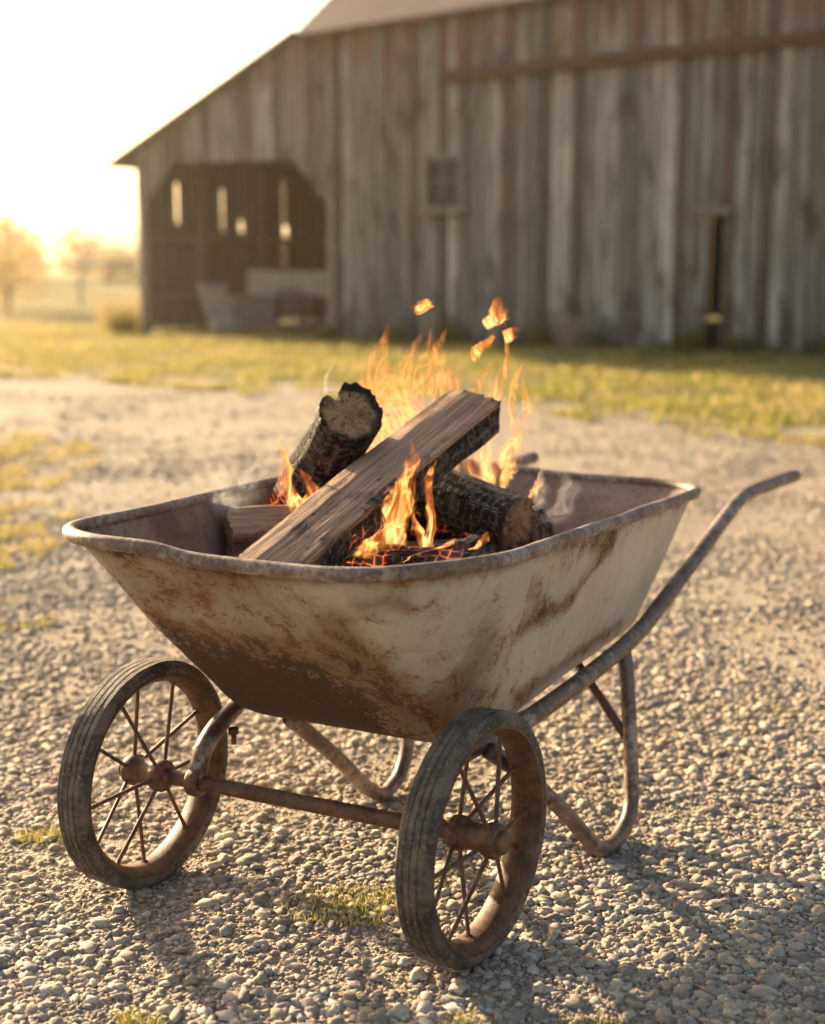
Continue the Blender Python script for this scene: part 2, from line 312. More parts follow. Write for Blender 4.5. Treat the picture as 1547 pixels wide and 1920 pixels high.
# pebbles
import bmesh
def ico(sub):
    bm=bmesh.new(); bmesh.ops.create_icosphere(bm,subdivisions=sub,radius=1); a=np.array([v.co[:] for v in bm.verts]); f=np.array([[v.index for v in q.verts] for q in bm.faces]); bm.free(); return a,f
pal=np.array([(.45,.37,.275),(.34,.285,.22),(.55,.47,.365),(.21,.185,.155),(.41,.305,.21),(.38,.335,.285),(.28,.235,.19),(.49,.40,.295),(.30,.27,.24)])
allP=[];allF=[];allC=[];off=0
def gravel(N,y0,y1,rb,sub,fade=None,grow=.07):
    global off
    IV,IF=ico(sub)
    y=y0*np.exp(rng.random(N)*math.log(y1/y0)); x=(rng.random(N)*2-1)*(.38*y+.3)
    keep=[];R=[]
    for i in range(N):
        p=mn.noise(Vector((x[i]*1.1,y[i]*1.1,0)))+.6*mn.noise(Vector((x[i]*3.5,y[i]*3.5,7)))
        if p<-.06 and rng.random()<.62: continue
        if fade and rng.random()<(y[i]-fade[0])/(fade[1]-fade[0])-.5*p: continue
        keep.append(i); R.append(rb*math.exp(rng.normal()*.50)*(1+.35*p)*(1+grow*(y[i]-2)))
    x=x[keep];y=y[keep];R=np.clip(np.array(R),.0015,.0135);n=len(x)
    sc=np.c_[R*(1+.5*rng.random(n)),R*(.7+.35*rng.random(n)),R*(.38+.28*rng.random(n))]
    ang=rng.random(n)*6.283; tilt=(rng.random(n)-.5)*.8
    defm=np.array([1+.6*np.array([mn.noise(Vector(v)*1.7+Vector((k*9.1,0,0))) for v in IV]) for k in range(80)])
    D=defm[rng.integers(0,80,n)]
    P=IV[None,:,:]*D[:,:,None]*sc[:,None,:]
    ct,st=np.cos(tilt)[:,None],np.sin(tilt)[:,None]
    P=np.stack([P[:,:,0],P[:,:,1]*ct-P[:,:,2]*st,P[:,:,1]*st+P[:,:,2]*ct],2)
    ca,sa=np.cos(ang)[:,None],np.sin(ang)[:,None]
    P=np.stack([P[:,:,0]*ca-P[:,:,1]*sa,P[:,:,0]*sa+P[:,:,1]*ca,P[:,:,2]],2)
    P[:,:,0]+=x[:,None];P[:,:,1]+=y[:,None];P[:,:,2]+=(sc[:,2]*(.1+.6*rng.random(n)))[:,None]
    pc=pal[rng.integers(0,len(pal),n)]*(.74+.46*rng.random(n))[:,None]
    allP.append(P.reshape(-1,3)); allF.append((IF[None]+(off+np.arange(n)*len(IV))[:,None,None]).reshape(-1)); allC.append(np.repeat(pc,len(IV),0)); off+=n*len(IV)
gravel(130000,1.25,3.1,.0036,2); gravel(120000,3.1,12.0,.0050,1,fade=(3.0,11.5))
P=np.concatenate(allP);FF=np.concatenate(allF).astype(np.int32);PC=np.concatenate(allC); nf=len(FF)//3
me=bpy.data.meshes.new('gravel'); me.vertices.add(len(P)); me.vertices.foreach_set('co',P.astype(np.float32).ravel())
me.loops.add(nf*3); me.loops.foreach_set('vertex_index',FF)
me.polygons.add(nf); me.polygons.foreach_set('loop_start',np.arange(0,nf*3,3,dtype=np.int32))
me.polygons.foreach_set('use_smooth',np.ones(nf,dtype=bool))
me.materials.append(M_peb); me.update(calc_edges=True)
me.attributes.new('tint','FLOAT_COLOR','POINT').data.foreach_set('color',np.c_[PC,np.ones(len(P))].astype(np.float32).ravel())
go=bpy.data.objects.new('gravel',me); col.objects.link(go); go['kind']='stuff'

# grass
GV=[];GF=[];GC=[]
def blade(x,y,h,wd,z=0,c=None,dry=0):
    a=random.random()*6.283; b=random.random()*6.283; ln=h*random.uniform(.2,.9)
    dx,dy=math.cos(a)*wd,math.sin(a)*wd; lx,ly=math.cos(b)*ln,math.sin(b)*ln
    o=len(GV)
    GV.extend([(x-dx,y-dy,z),(x+dx,y+dy,z),(x-dx*.7+lx*.35,y-dy*.7+ly*.35,z+h*.6),(x+dx*.7+lx*.35,y+dy*.7+ly*.35,z+h*.6),(x+lx,y+ly,z+h)])
    GF.extend([(o,o+1,o+3,o+2),(o+2,o+3,o+4)]); 
    if c is None:
        k=random.random()+dry
        c=(.17,.195,.035) if k<.5 else ((.30,.27,.06) if k<.8 else (.44,.34,.16))
    f=random.uniform(.7,1.25); GC.extend([(c[0]*f,c[1]*f,c[2]*f)]*5)
for i in range(85000):
    x=random.uniform(-9,9); ye=lawn_y(x); y=ye-.6+9.7*random.random()**1.6
    if abs(x)>.42*y+1: continue
    p=mn.noise(Vector((x*.9,y*.9,1)))+.6*mn.noise(Vector((x*2.3,y*2.3,5)))
    if p<-.1 and random.random()<.72: continue
    if y<ye+.7 and mn.noise(Vector((x*2.5,y*2.5,8)))<.02: continue
    blade(x,y,random.uniform(.03,.08)*(1+p*.6),.006,dry=.12+.45*max(0,mn.noise(Vector((x*.8,y*1.2,12))))*2-.4*p*(p<0))
def patch(cx,cy,rx,ry,n,h=.03,wd=.0016,dry=.15):
    for i in range(n):
        r=random.random()**.8; a=random.random()*6.283
        x=cx+rx*r*math.cos(a);y=cy+ry*r*math.sin(a)
        if mn.noise(Vector((x*4,y*4,2)))+.5*mn.noise(Vector((x*11,y*11,4)))<-.02: continue
        blade(x,y,h*random.uniform(.4,1.3),wd,dry=dry)
patch(-2.55,7.4,.85,1.6,14000,.045,.003,.34); patch(-1.85,5.5,.48,1.0,11000,.03,.0022,.34); patch(-1.4,4.2,.3,.4,3500,.02,.0016,.3)
patch(-1.5,4.9,.3,.15,1500,.025,.0016)
for cx,cy,r,nn in ((-.72,2.62,.06,160),(-.66,2.3,.09,300),(-.1,2.32,.13,480),(-.42,1.93,.06,220),(-.66,1.9,.05,220),(.27,1.9,.08,340),(.5,1.84,.06,140),(.05,2.42,.08,160),(-.55,2.1,.05,90),(.66,1.86,.06,160),(.08,1.93,.05,90),(.25,2.05,.05,90),(1.15,4.2,.2,200),(.9,3.4,.2,100)):
    patch(cx,cy,r,r*.6,nn*2,.016,.001)
mobj('grass',GV,GF,M_grass,attrs={'tint':np.array(GC)},kind='stuff')

# ---------------------------------------------------------------- barn
barn=empty('barn',(-3.96,21.1,0),math.radians(-27.8),label='weathered grey wooden barn with open lean-to and rusty roof',category='barn')
def tint():
    k=random.random()
    c=(.265,.24,.205) if k<.42 else ((.37,.34,.295) if k<.66 else ((.15,.12,.095) if k<.88 else (.50,.46,.405)))
    f=random.uniform(.75,1.2); return tuple(x*f for x in c)
def boards(name,length,topf,org,dirv,nrm,openings,wd=.2,label=None,zb=.0,shade_mul=1.0):
    mb=MB(); p=0.0; D=Vector(dirv); Nn=Vector(nrm); O=Vector(org)
    while p<length-.02:
        ww=min(wd*random.uniform(.75,1.3),length-p); a,b=p+.004,p+ww-random.uniform(.003,.016); pm=(a+b)/2
        iv=[(zb,topf(pm),None)]
        for (o0,o1,zl,zt) in openings:
            if o0<=pm<=o1:
                l=zl; h=zt(pm) if callable(zt) else zt; nv=[]
                for (s0,s1,cc) in iv:
                    if l>s0: nv.append((s0,min(l,s1),cc))
                    if h<s1: nv.append((max(h,s0),s1,zt if callable(zt) else None))
                iv=[q for q in nv if q[1]-q[0]>.02]
        off=random.uniform(0,.02); th=.025; ti=tuple(x*shade_mul for x in tint())  # factor below one paints interior shade into the board colour
        for (z0,z1,cut) in iv:
            z0r=z0+(random.uniform(0,.08) if z0==zb else 0); full=z1>=topf(pm)-1e-4
            ta=topf(a) if full else z1; tb=topf(b) if full else z1
            za=cut(a) if cut else z0r; zbb=cut(b) if cut else z0r
            base=[O+D*a,O+D*b]; q=[]
            for o in (off,off+th):
                q+=[base[0]+Nn*o+Vector((0,0,za)),base[1]+Nn*o+Vector((0,0,zbb)),base[1]+Nn*o+Vector((0,0,tb)),base[0]+Nn*o+Vector((0,0,ta))]
            mb.add(q,[(0,1,2,3),(7,6,5,4),(0,4,5,1),(1,5,6,2),(2,6,7,3),(3,7,4,0)],ti)
        p+=ww
    o=mb.obj(name,M_boards,barn)
    if label: o['label']=label
    return o
PM=2.84; LEN=15.0; DEP=8.0; SL=.65; LD=6.0; RISE=.055; EV=4.03
def eave(p): return EV+RISE*(p-PM)
def ftop(p): return 2.58+(EV-2.58)*p/PM if p<PM else eave(p)
def arch(p):
    if p<.62: return 1.90+.50*(p-.17)/.45
    if p>2.66: return 2.41-.62*(p-2.66)/.54
    return 2.41
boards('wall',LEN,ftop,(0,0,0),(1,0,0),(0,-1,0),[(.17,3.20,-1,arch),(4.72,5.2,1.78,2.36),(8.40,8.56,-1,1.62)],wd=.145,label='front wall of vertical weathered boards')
boards('wall',LD,lambda q:2.58,(0,0,0),(0,1,0),(-1,0,0),[(.86,.95,1.6,2.2),(2.04,2.13,1.5,2.15),(2.56,2.66,1.5,1.68),(3.88,4.0,1.44,1.62)],wd=.06,label='side wall with gaps between boards',shade_mul=.13)  # board colour darkened to paint the shade of the open bay
boards('wall',LEN,lambda p:(ftop(p)),(0,DEP-.0,0),(1,0,0),(0,1,0),[],wd=.25,shade_mul=.15)
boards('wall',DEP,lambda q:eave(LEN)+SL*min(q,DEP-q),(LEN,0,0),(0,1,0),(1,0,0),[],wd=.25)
boards('wall',DEP,lambda q:EV-.05+SL*min(q,DEP-q),(3.34,0,0),(0,1,0),(-1,0,0),[],wd=.25,shade_mul=.15)
boards('wall',PM,ftop,(0,LD,0),(1,0,0),(0,1,0),[],wd=.25,shade_mul=.15)
def slab(mb,q4,th):
    n=(Vector(q4[1])-Vector(q4[0])).cross(Vector(q4[2])-Vector(q4[0])).normalized()
    a=[Vector(p) for p in q4]; b=[p+n*th for p in a]
    mb.add(a+b,[(3,2,1,0),(4,5,6,7),(0,1,5,4),(1,2,6,5),(2,3,7,6),(3,0,4,7)])
ov=.16; x0=PM-.04; x1=LEN+.4
mb=MB()
slab(mb,[(x0,-ov,eave(x0)+.03-SL*ov),(x1,-ov,eave(x1)+.03-SL*ov),(x1,DEP/2,eave(x1)+.03+SL*DEP/2),(x0,DEP/2,eave(x0)+.03+SL*DEP/2)],.06)
slab(mb,[(x0,DEP/2,eave(x0)+.03+SL*DEP/2),(x1,DEP/2,eave(x1)+.03+SL*DEP/2),(x1,DEP+ov,eave(x1)+.03-SL*ov),(x0,DEP+ov,eave(x0)+.03-SL*ov)],.06)
mb.obj('roof',M_roof,barn,label='rusty metal main roof')
mb=MB(); sl_=(EV-2.58)/PM
slab(mb,[(-.42,-.18,2.60-sl_*.42),(PM-.05,-.18,2.60+sl_*PM-.03),(PM-.05,LD+.2,2.60+sl_*PM-.03),(-.42,LD+.2,2.60-sl_*.42)],.05)
mb.obj('roof',M_roof,barn,label='sloping lean-to roof')
mb=MB()
q=[]
for y in (-.13,-.05):
    q+=[(4.9,y,3.28),(LEN,y,3.28+.038*(LEN-4.9)),(LEN,y,3.42+.038*(LEN-4.9)),(4.9,y,3.42)]
mb.add(q,[(0,1,2,3),(7,6,5,4),(0,4,5,1),(1,5,6,2),(2,6,7,3),(3,7,4,0)]); mb.obj('door_rail',M_rust,barn,label='dark rusty sliding door rail')
win=MB(); win.box((4.74,-.012,1.80),(5.18,.0,2.34)); wo_=win.obj('window',M_glass,barn,label='small dusty window')
mb=MB(); 
for lo,hi in (((4.66,-.09,1.74),(4.74,-.01,2.40)),((5.18,-.09,1.74),(5.26,-.01,2.40)),((4.742,-.085,2.33),(5.178,-.012,2.40)),((4.945,-.07,1.80),(4.975,-.013,2.33)),((4.742,-.068,2.05),(4.944,-.014,2.08)),((4.976,-.068,2.05),(5.178,-.014,2.08))): mb.box(lo,hi,(.26,.2,.14))
mb.obj('frame',M_oldwood,wo_)
mb=MB(); mb.box((4.6,-.14,1.66),(5.32,-.01,1.738)); mb.obj('sill',M_oldwood,wo_)
mb=MB(); mb.box((8.28,-.10,1.60),(8.72,-.048,1.68)); mb.obj('door_frame',M_oldwood,barn,label='short ledge board above the narrow door gap')
for lo,hi in (((.02,-.08,0),(.16,-.048,2.55)),((3.22,-.08,0),(3.32,-.048,2.0))):
    mb=MB(); mb.box(lo,hi); mb.obj('post',M_oldwood,barn)
mb=MB(); mb.box((.06,.1,1.32),(.1,LD-.1,1.42)); mb.box((.06,.1,.5),(.1,LD-.1,.6)); 
for q in (1.2,2.9,4.6): mb.box((.09,q,0),(.2,q+.12,2.5))
mb.obj('framing',M_dimwood,barn,label='dark inner wall framing')
mb=MB(); mb.box((-.0,0,0),(LEN,DEP,.012)); mb.obj('floor',M_dirt,barn)
def bw(p,q,z=0):
    return Vector((-3.96+.8845*p+.4666*q,21.1-.4666*p+.8845*q,z))
cart=empty('farm_cart',bw(1.45,2.1,.012),math.radians(-18),label='old wooden farm cart parked inside the lean-to',category='cart')
mb=MB(); mb.box((-.7,-.4,.5),(.7,.4,.56)); mb.box((-.74,-.44,.56),(-.70,.44,.90)); mb.box((.70,-.44,.56),(.74,.44,.90)); mb.box((-.7,-.44,.56),(.7,-.40,.88)); mb.box((-.7,.40,.56),(.7,.44,.88)); mb.box((-1.3,-.04,.46),(-.5,.04,.5)); mb.obj('body',M_pale,cart)
for sx in (-.48,.48):
    mb=MB(); M=Matrix.Translation((0,sx,.32))@Matrix.Rotation(math.pi/2,4,'Z')
    mb.lathe([(.32,-.03),(.32,.03),(.27,.03),(.27,-.03)],28,M)
    for k in range(8):
        an=k*math.pi/4; mb.tube([M@Vector((0,0,0)),M@Vector((0,.28*math.cos(an),.28*math.sin(an)))],.018,6,1,smoothpath=False)
    mb.obj('wheel',M_oldwood,cart)
pal_=empty('pallet',bw(.95,.75,.012),math.radians(-30),label='pale wooden pallet leaning in the barn opening',category='pallet')
mb=MB(); Mr=Matrix.Rotation(math.radians(-22),4,'Y')
for k in range(5): mb.box((-.02,-.3+k*.13,0),(.0,-.2+k*.13,.75),M=Mr)
for z in (.05,.35,.65): mb.box((.001,-.3,z),(.06,.33,z+.08),M=Mr)
mb.obj('slats',M_pale,pal_)
cr_=empty('wooden_crate',bw(1.0,1.4,.012),.2,label='grey wooden crate on the barn floor',category='crate')
mb=MB()
for k in range(4):
    z=.02+k*.13
    mb.box((-.3,-.25,z),(.3,-.23,z+.11)); mb.box((-.3,.23,z),(.3,.25,z+.11)); mb.box((-.32,-.229,z),(-.30,.229,z+.11)); mb.box((.30,-.229,z),(.32,.229,z+.11))
mb.box((-.3,-.229,.0),(.3,.229,.019)); mb.obj('sides',M_oldwood,cr_)

# ---------------------------------------------------------------- far vegetation
def leafcloud(cs,n,size,c):
    V=[];F=[];C=[]
    for i in range(n):
        cx,cy,cz,rx,ry,rz=random.choice(cs)
        d=Vector((random.gauss(0,1),random.gauss(0,1),random.gauss(0,1))).normalized()*(random.random()**.4)
        p=Vector((cx+d.x*rx,cy+d.y*ry,cz+d.z*rz)); a=Vector((random.gauss(0,1),random.gauss(0,1),random.gauss(0,1))).normalized(); b=a.orthogonal().normalized(); s=size*random.uniform(.5,1.4)
        o=len(V); V+=[p+a*s,p+b*s*.6,p-a*s,p-b*s*.6]; F.append((o,o+1,o+2,o+3)); f=random.uniform(.6,1.3); C+=[(c[0]*f,c[1]*f,c[2]*f)]*4
    return V,F,C
cs=[]
for i in range(170):
    x=-330+i*3.4+random.uniform(-2,2); h=random.uniform(5,10)*(1+.25*math.sin(i*.25)); cs.append((x,330+random.uniform(-25,25),h*.5,4.5,4,h*.55))
for i in range(46):
    x=-52+i*1.0+random.uniform(-.5,.5); h=random.uniform(1.6,2.7)*(1+.2*math.sin(i*.9)); cs+=[(x,62+random.uniform(-3,3),h*.5,.8,.8,h*.52)]*3
V,F,C=leafcloud(cs,24000,1.0,(.26,.20,.09))
for k in range(0,len(V),4):
    if V[k].y<90:
        c0=(V[k]+V[k+1]+V[k+2]+V[k+3])/4
        for j in range(4): V[k+j]=c0+(V[k+j]-c0)*.13
mobj('treeline',V,F,M_grass,attrs={'tint':np.array(C)},kind='stuff')
def tree(x,y,h,c,seed,label):
    random.seed(seed); t=empty('tree',(x,y,0),0,label=label,category='tree')
    mb=MB(); tips=[]
    mb.tube([(0,0,0),(.03*h,0,h*.3),(0,.02*h,h*.6),(.02*h,0,h*.9)],[.022*h,.016*h,.010*h,.004*h],8)
    for k in range(13):
        a=k*2.4; z0=h*random.uniform(.12,.7); l=h*random.uniform(.2,.36); e=(math.cos(a)*l,math.sin(a)*l,z0+l*.8); tips.append(e)
        mb.tube([(0.01,0,z0),(e[0]*.5,e[1]*.5,z0+l*.3),e],[.010*h,.006*h,.003*h],6)
    mb.obj('trunk',M_bark,t,smooth=True)
    V,F,C=leafcloud([(e[0],e[1],e[2]*.7,.2*h,.2*h,.2*h) for e in tips]+[(0,0,h*.88,.10*h,.10*h,.12*h),(0,0,h*.3,.3*h,.3*h,.28*h),(0,0,h*.15,.35*h,.35*h,.15*h)],2000,.015*h,c)
    mobj('crown',V,F,M_grass,t,attrs={'tint':np.array(C)})
tree(-7.75,27.5,1.9,(.42,.32,.15),3,'small tree with sparse haze-tinted leaves by the fence')  # pale crown colours of these trees have distance haze painted in
tree(-8.6,30,2.0,(.42,.33,.16),5,'low bushy tree with haze-tinted leaves by the fence')
tree(-12.5,45,2.6,(.40,.32,.16),6,'hazy field tree with sparse crown')
fence=empty('fence',(-13,33,0),0,label='pale wooden post and rail field fence',category='fence')
for k in range(6):
    mb=MB(); mb.box((k*1.8-.04,-.04,0),(k*1.8+.04,.04,1.05)); mb.obj('post',M_pale,fence)
for z in (.45,.9):
    mb=MB(); mb.box((-.2,-.08,z),(9.2,-.042,z+.08)); mb.obj('rail',M_pale,fence)
random.seed(9)
def shrub(p,q,h,n,c,label):
    s=empty('shrub',bw(p,q,0),0,label=label,category='shrub')
    V=[];F=[];C=[]
    for i in range(n):
        a=random.random()*6.283; l=h*random.uniform(.4,1.1); r=random.random()*.25*h/.5; bx,by=math.cos(a)*r,math.sin(a)*r; sp=random.uniform(.1,.5)
        o=len(V); wd=.006; V+=[(bx-wd,by,0),(bx+wd,by,0),(bx+math.cos(a)*l*sp,by+math.sin(a)*l*sp,l)]; F.append((o,o+1,o+2)); f=random.uniform(.6,1.3); C+=[tuple(k*f for k in c)]*3
        for j in range(3):
            tt=random.uniform(.3,1); px,py,pz=bx+math.cos(a)*l*sp*tt,by+math.sin(a)*l*sp*tt,l*tt; o=len(V); s2=.03
            V+=[(px,py,pz),(px+random.uniform(-s2,s2),py+random.uniform(-s2,s2),pz+s2),(px+random.uniform(-s2,s2),py+random.uniform(-s2,s2),pz+s2*.3)]; F.append((o,o+1,o+2)); C+=[tuple(k*f for k in c)]*3
    mobj('stems',V,F,M_grass,s,attrs={'tint':np.array(C)})
shrub(6.9,-.4,.42,220,(.40,.35,.27),'pale dry weeds growing against the barn wall')
shrub(-.35,-.1,.6,220,(.34,.25,.11),'tall golden weeds at the barn corner')
shrub(-.1,-.4,.35,260,(.3,.26,.09),'tall golden weeds at the barn corner')
for k in range(9): shrub(3.5+k*.93+random.uniform(-.2,.2),-.3,random.uniform(.18,.32),180,(.18,.18,.06),'low green weeds along the barn wall')

# ---------------------------------------------------------------- wheelbarrow
wb=empty('wheelbarrow',(-.196,2.28,0),math.radians(-26.5),label='rusty cream two-wheeled wheelbarrow with burning logs on gravel',category='wheelbarrow')
def rrect(c,rad,ns,nc):
    C=[np.array(p,float) for p in c]; out=[]
    st=[];en=[]
    for i in range(4):
        a,b,d=C[i-1],C[i],C[(i+1)%4]; r=rad[i]
        st.append(b+(a-b)/np.linalg.norm(a-b)*r); en.append(b+(d-b)/np.linalg.norm(d-b)*r)
    for i in range(4):
        for k in range(nc):
            t=k/nc; s=t; out.append((1-s)**2*st[i]+2*s*(1-s)*C[i]+s*s*en[i])
        for k in range(ns[i]):
            t=k/ns[i]; out.append((1-t)*en[i]+t*st[(i+1)%4])
    return np.array(out)
ns=[200,290,120,200]; nc=60
rim=rrect([(-.392,-.155),(.355,-.142),(.352,1.27),(-.50,1.27)],[.15,.24,.16,.16],ns,nc)
bot=rrect([(-.238,.15),(.250,.15),(.300,.94),(-.335,.94)],[.09,.10,.09,.09],ns,nc)
ctr=np.array([0,.55])
def rimz(u,v):
    z=.66-.072*np.clip((v+.1)/1.3,0,1)
    lip=1/(1+np.exp(-(u+.13)/.02))*1/(1+np.exp((u-.30)/.04))
    return z-.014*lip*np.clip(1-(v+.15)/.12,0,1)+.018*np.clip((v-.2)/1,0,1)*(u<0)*np.clip(-u/.3,0,1)
rz=rimz(rim[:,0],rim[:,1]); bz=.276+.05*np.clip((bot[:,1]-.15)/.8,0,1)
R3=np.c_[rim,rz]; B3=np.c_[bot,bz]; C3=np.c_[np.tile(ctr,(len(bot),1)),np.full(len(bot),.300)]
rows=[]
for s in np.linspace(0,.84,84): rows.append(R3+(B3-R3)*s)
A=R3+(B3-R3)*.84; E=B3+(C3-B3)*.22
for s in np.linspace(0,1,18)[1:]: rows.append((1-s)**2*A+2*s*(1-s)*B3+s*s*E)
for s in np.linspace(0,1,10)[1:-1]: rows.append(E+(C3-E)*s)
G=np.array(rows); nr,nl=G.shape[:2]
def dent(P):
    out=P.copy().reshape(-1,3)
    for i in range(len(out)):
        p=Vector(out[i]); d=.006*mn.noise(p*5)+.0015*mn.noise(p*14)
        out[i,0]+=d*(1 if out[i,0]>0 else -1); out[i,1]-=d*.8
    return out.reshape(P.shape)
G=dent(G)
def inward(P,th):
    cx=np.array([0,.55,0.9]); 
    d1=np.roll(P,-1,1)-np.roll(P,1,1); d2=np.gradient(P,axis=0); n=np.cross(d1,d2); n/= (np.linalg.norm(n,axis=2,keepdims=True)+1e-9)
    s=np.sign(np.sum(n*(cx-P),axis=2,keepdims=True)); return P+n*s*th
GI=inward(G,.0035)
allV=np.concatenate([G.reshape(-1,3),GI.reshape(-1,3)]); F=[]
for i in range(nr-1):
    for j in range(nl):
        a,b=i*nl+j,i*nl+(j+1)%nl; c,d=(i+1)*nl+(j+1)%nl,(i+1)*nl+j
        F.append((a,d,c,b)); o=nr*nl; F.append((a+o,b+o,c+o,d+o))
for j in range(nl):
    a,b=j,(j+1)%nl; o=nr*nl; F.append((a,b,b+o,a+o))
F.append(tuple((nr-1)*nl+j for j in range(nl))); F.append(tuple(nr*nl+(nr-1)*nl+j for j in range(nl-1,-1,-1)))
Pn=G.reshape(-1,3); u_,v_,z_=Pn.T
def sst(x,a,b):
    t=np.clip((x-a)/(b-a),0,1); return t*t*(3-2*t)
wob=np.array([mn.noise(Vector(p)*9) for p in Pn]); wob2=np.array([mn.noise(Vector(p)*28+Vector((7,0,0))) for p in Pn])
def seg(pa,pb,X,Y,wd):
    pa=np.array(pa);pb=np.array(pb);d=pb-pa;L=d@d; X=X+.014*wob+.006*wob2; Y=Y+.006*wob2; t=np.clip(((X-pa[0])*d[0]+(Y-pa[1])*d[1])/L,0,1)
    dd=np.hypot(X-pa[0]-t*d[0],Y-pa[1]-t*d[1]); return np.exp(-(dd/wd)**2)
vf=v_-.9*(.66-z_)
front=1-sst(vf,-.08,.14); low=1-sst(z_,.33,.54)
leftn=1-sst(u_,-.10,.27)
rust=.05+front*(low*(.18+1.2*leftn)+.28*leftn+.12)+.20*(1-sst(z_,.27,.35))+.5*np.exp(-((rimz(u_,v_)-z_)/.022)**2)+.20*wob*front
scr=np.zeros(len(u_))
right=(u_>.2)&(v_>.05)
for a,b,wd,st in (((.2,.505),(.37,.495),.0055,1),((.37,.495),(.5,.525),.0055,1),((.5,.525),(.585,.575),.007,1),((.205,.60),(.2,.50),.005,.8),((.585,.575),(.60,.62),.006,.9),((.14,.40),(.19,.47),.004,.6),((.1,.32),(.14,.40),.005,.6),((.7,.38),(.8,.46),.004,.4),((.17,.33),(.185,.40),.005,.5),((.3,.60),(.29,.53),.006,.6)):
    scr+=np.where(right,seg(a,b,v_,z_,wd)*st,0)
for a,b,wd,st in (((.22,.57),(.28,.52),.035,.45),((.52,.60),(.60,.58),.035,.45),((.2,.50),(.45,.50),.022,.5),((.45,.51),(.59,.58),.02,.4),((.3,.35),(.8,.37),.02,.5),((.08,.5),(.1,.32),.05,.25),((.35,.58),(.5,.60),.03,.2)):
    rust+=np.where(right,seg(a,b,v_,z_,wd)*st,0)
fr=(v_<.2)&(u_<.33)
for a,b,wd,st in (((.13,.565),(.165,.40),.005,.7),((.165,.40),(.20,.36),.006,.6),((.02,.58),(.05,.52),.005,.6),((.25,.52),(.27,.44),.004,.45),((-.1,.45),(-.02,.55),.003,.4)):
    scr+=np.where(fr,seg(a,b,u_,z_,wd)*st,0)
for a,b,wd,st in (((.17,.60),(.24,.60),.02,.35),((.08,.50),(.11,.47),.02,.35),((.13,.565),(.17,.38),.03,.25)):
    rust+=np.where(fr,seg(a,b,u_,z_,wd)*st,0)
rust=np.concatenate([rust,rust]); scr=np.concatenate([scr,scr*0]); ins=np.concatenate([np.zeros(nr*nl),np.ones(nr*nl)])
tray=mobj('tray',allV,F,M_tray,wb,smooth=True,attrs={'rust':rust,'inside':ins,'scratch':scr},label='flared cream tray with rust patches and scratches')
mb=MB(); step=6; R0=G[0][::step]+np.array([0,0,.004]); cen=R0[:,:2].mean(0); dd=R0[:,:2]-cen; R0[:,:2]+=dd/np.linalg.norm(dd,axis=1,keepdims=True)*.006
mb.tube([tuple(p) for p in R0],.0125,14,1,closed=True,smoothpath=False); mb.obj('rim',M_rimt,tray,smooth=True,label='rolled worn steel rim of the tray')
WV=.014
mb=MB()
mb.tube([(.214,WV,.208),(.216,WV+.025,.256),(.225,.10,.282),(.25,.2,.289),(.283,.34,.299),(.32,.6,.328),(.340,.80,.355),(.349,.95,.392),(.363,1.2,.461),(.374,1.40,.516),(.379,1.47,.533),(.385,1.53,.541),(.395,1.62,.543),(.43,1.87,.542)],.0172,18,8)
mb.obj('handle',M_frame,wb,smooth=True)
mb=MB()
mb.tube([(-.214,WV,.208),(-.216,WV+.025,.256),(-.225,.10,.282),(-.25,.2,.289),(-.29,.34,.299),(-.33,.6,.328),(-.345,.80,.355),(-.345,1.1,.43),(-.345,1.38,.515),(-.342,1.47,.532),(-.338,1.55,.540),(-.325,1.88,.542)],.0172,18,8)
mb.obj('handle',M_frame,wb,smooth=True)
mb=MB()
mb.tube([(.33,.73,.345),(.345,.715,.30),(.365,.68,.2),(.385,.64,.1),(.395,.605,.045),(.393,.55,.017),(.388,.48,.017),(.380,.42,.05),(.36,.32,.145),(.31,.24,.235),(.27,.19,.285)],.0148,16,8)
mb.obj('leg',M_frame,wb,smooth=True)
mb=MB()
mb.tube([(-.16,.76,.33),(-.13,.68,.2),(-.12,.66,.1),(-.117,.62,.04),(-.117,.57,.018),(-.118,.53,.018),(-.12,.47,.055),(-.125,.35,.16),(-.135,.2,.28)],.0148,16,8)
mb.obj('leg',M_frame,wb,smooth=True)
for pp,r in (([(.2,.75,.325),(.372,.665,.165)],.009),([(-.2,.8,.32),(.25,.8,.32)],.01),([(-.28,.3,.275),(.27,.3,.275)],.012)):
    mb=MB(); mb.tube(pp,r,10,1,smoothpath=False); mb.obj('brace',M_rust,wb,smooth=True)
AXZ=.206
mb=MB(); mb.tube([(-.35,WV,AXZ),(-.1,WV,AXZ),(.1,WV,AXZ),(.35,WV,AXZ)],.0135,18,4,nz=.05); 
for s in (-.214,.214):
    mb.lathe([(.024,s-.012),(.026,s-.008),(.026,s+.008),(.024,s+.012),(.012,s+.012),(.012,s-.012)],20,Matrix.Translation((0,WV,AXZ)))
mb.obj('axle',M_rust,wb,smooth=True)
for u,v,z in ((-.205,.12,.262),(.205,.12,.262),(.335,.74,.322)):
    mb=MB(); Mx=Matrix.Translation((u,v,z))@Matrix.Rotation(math.pi/2,4,'Y')
    mb.lathe([(.0001,.018),(.005,.018),(.005,-.002),(.010,-.002),(.010,-.012),(.0001,-.012)],8,Mx,closed=False); mb.obj('bolt',M_rust,wb)
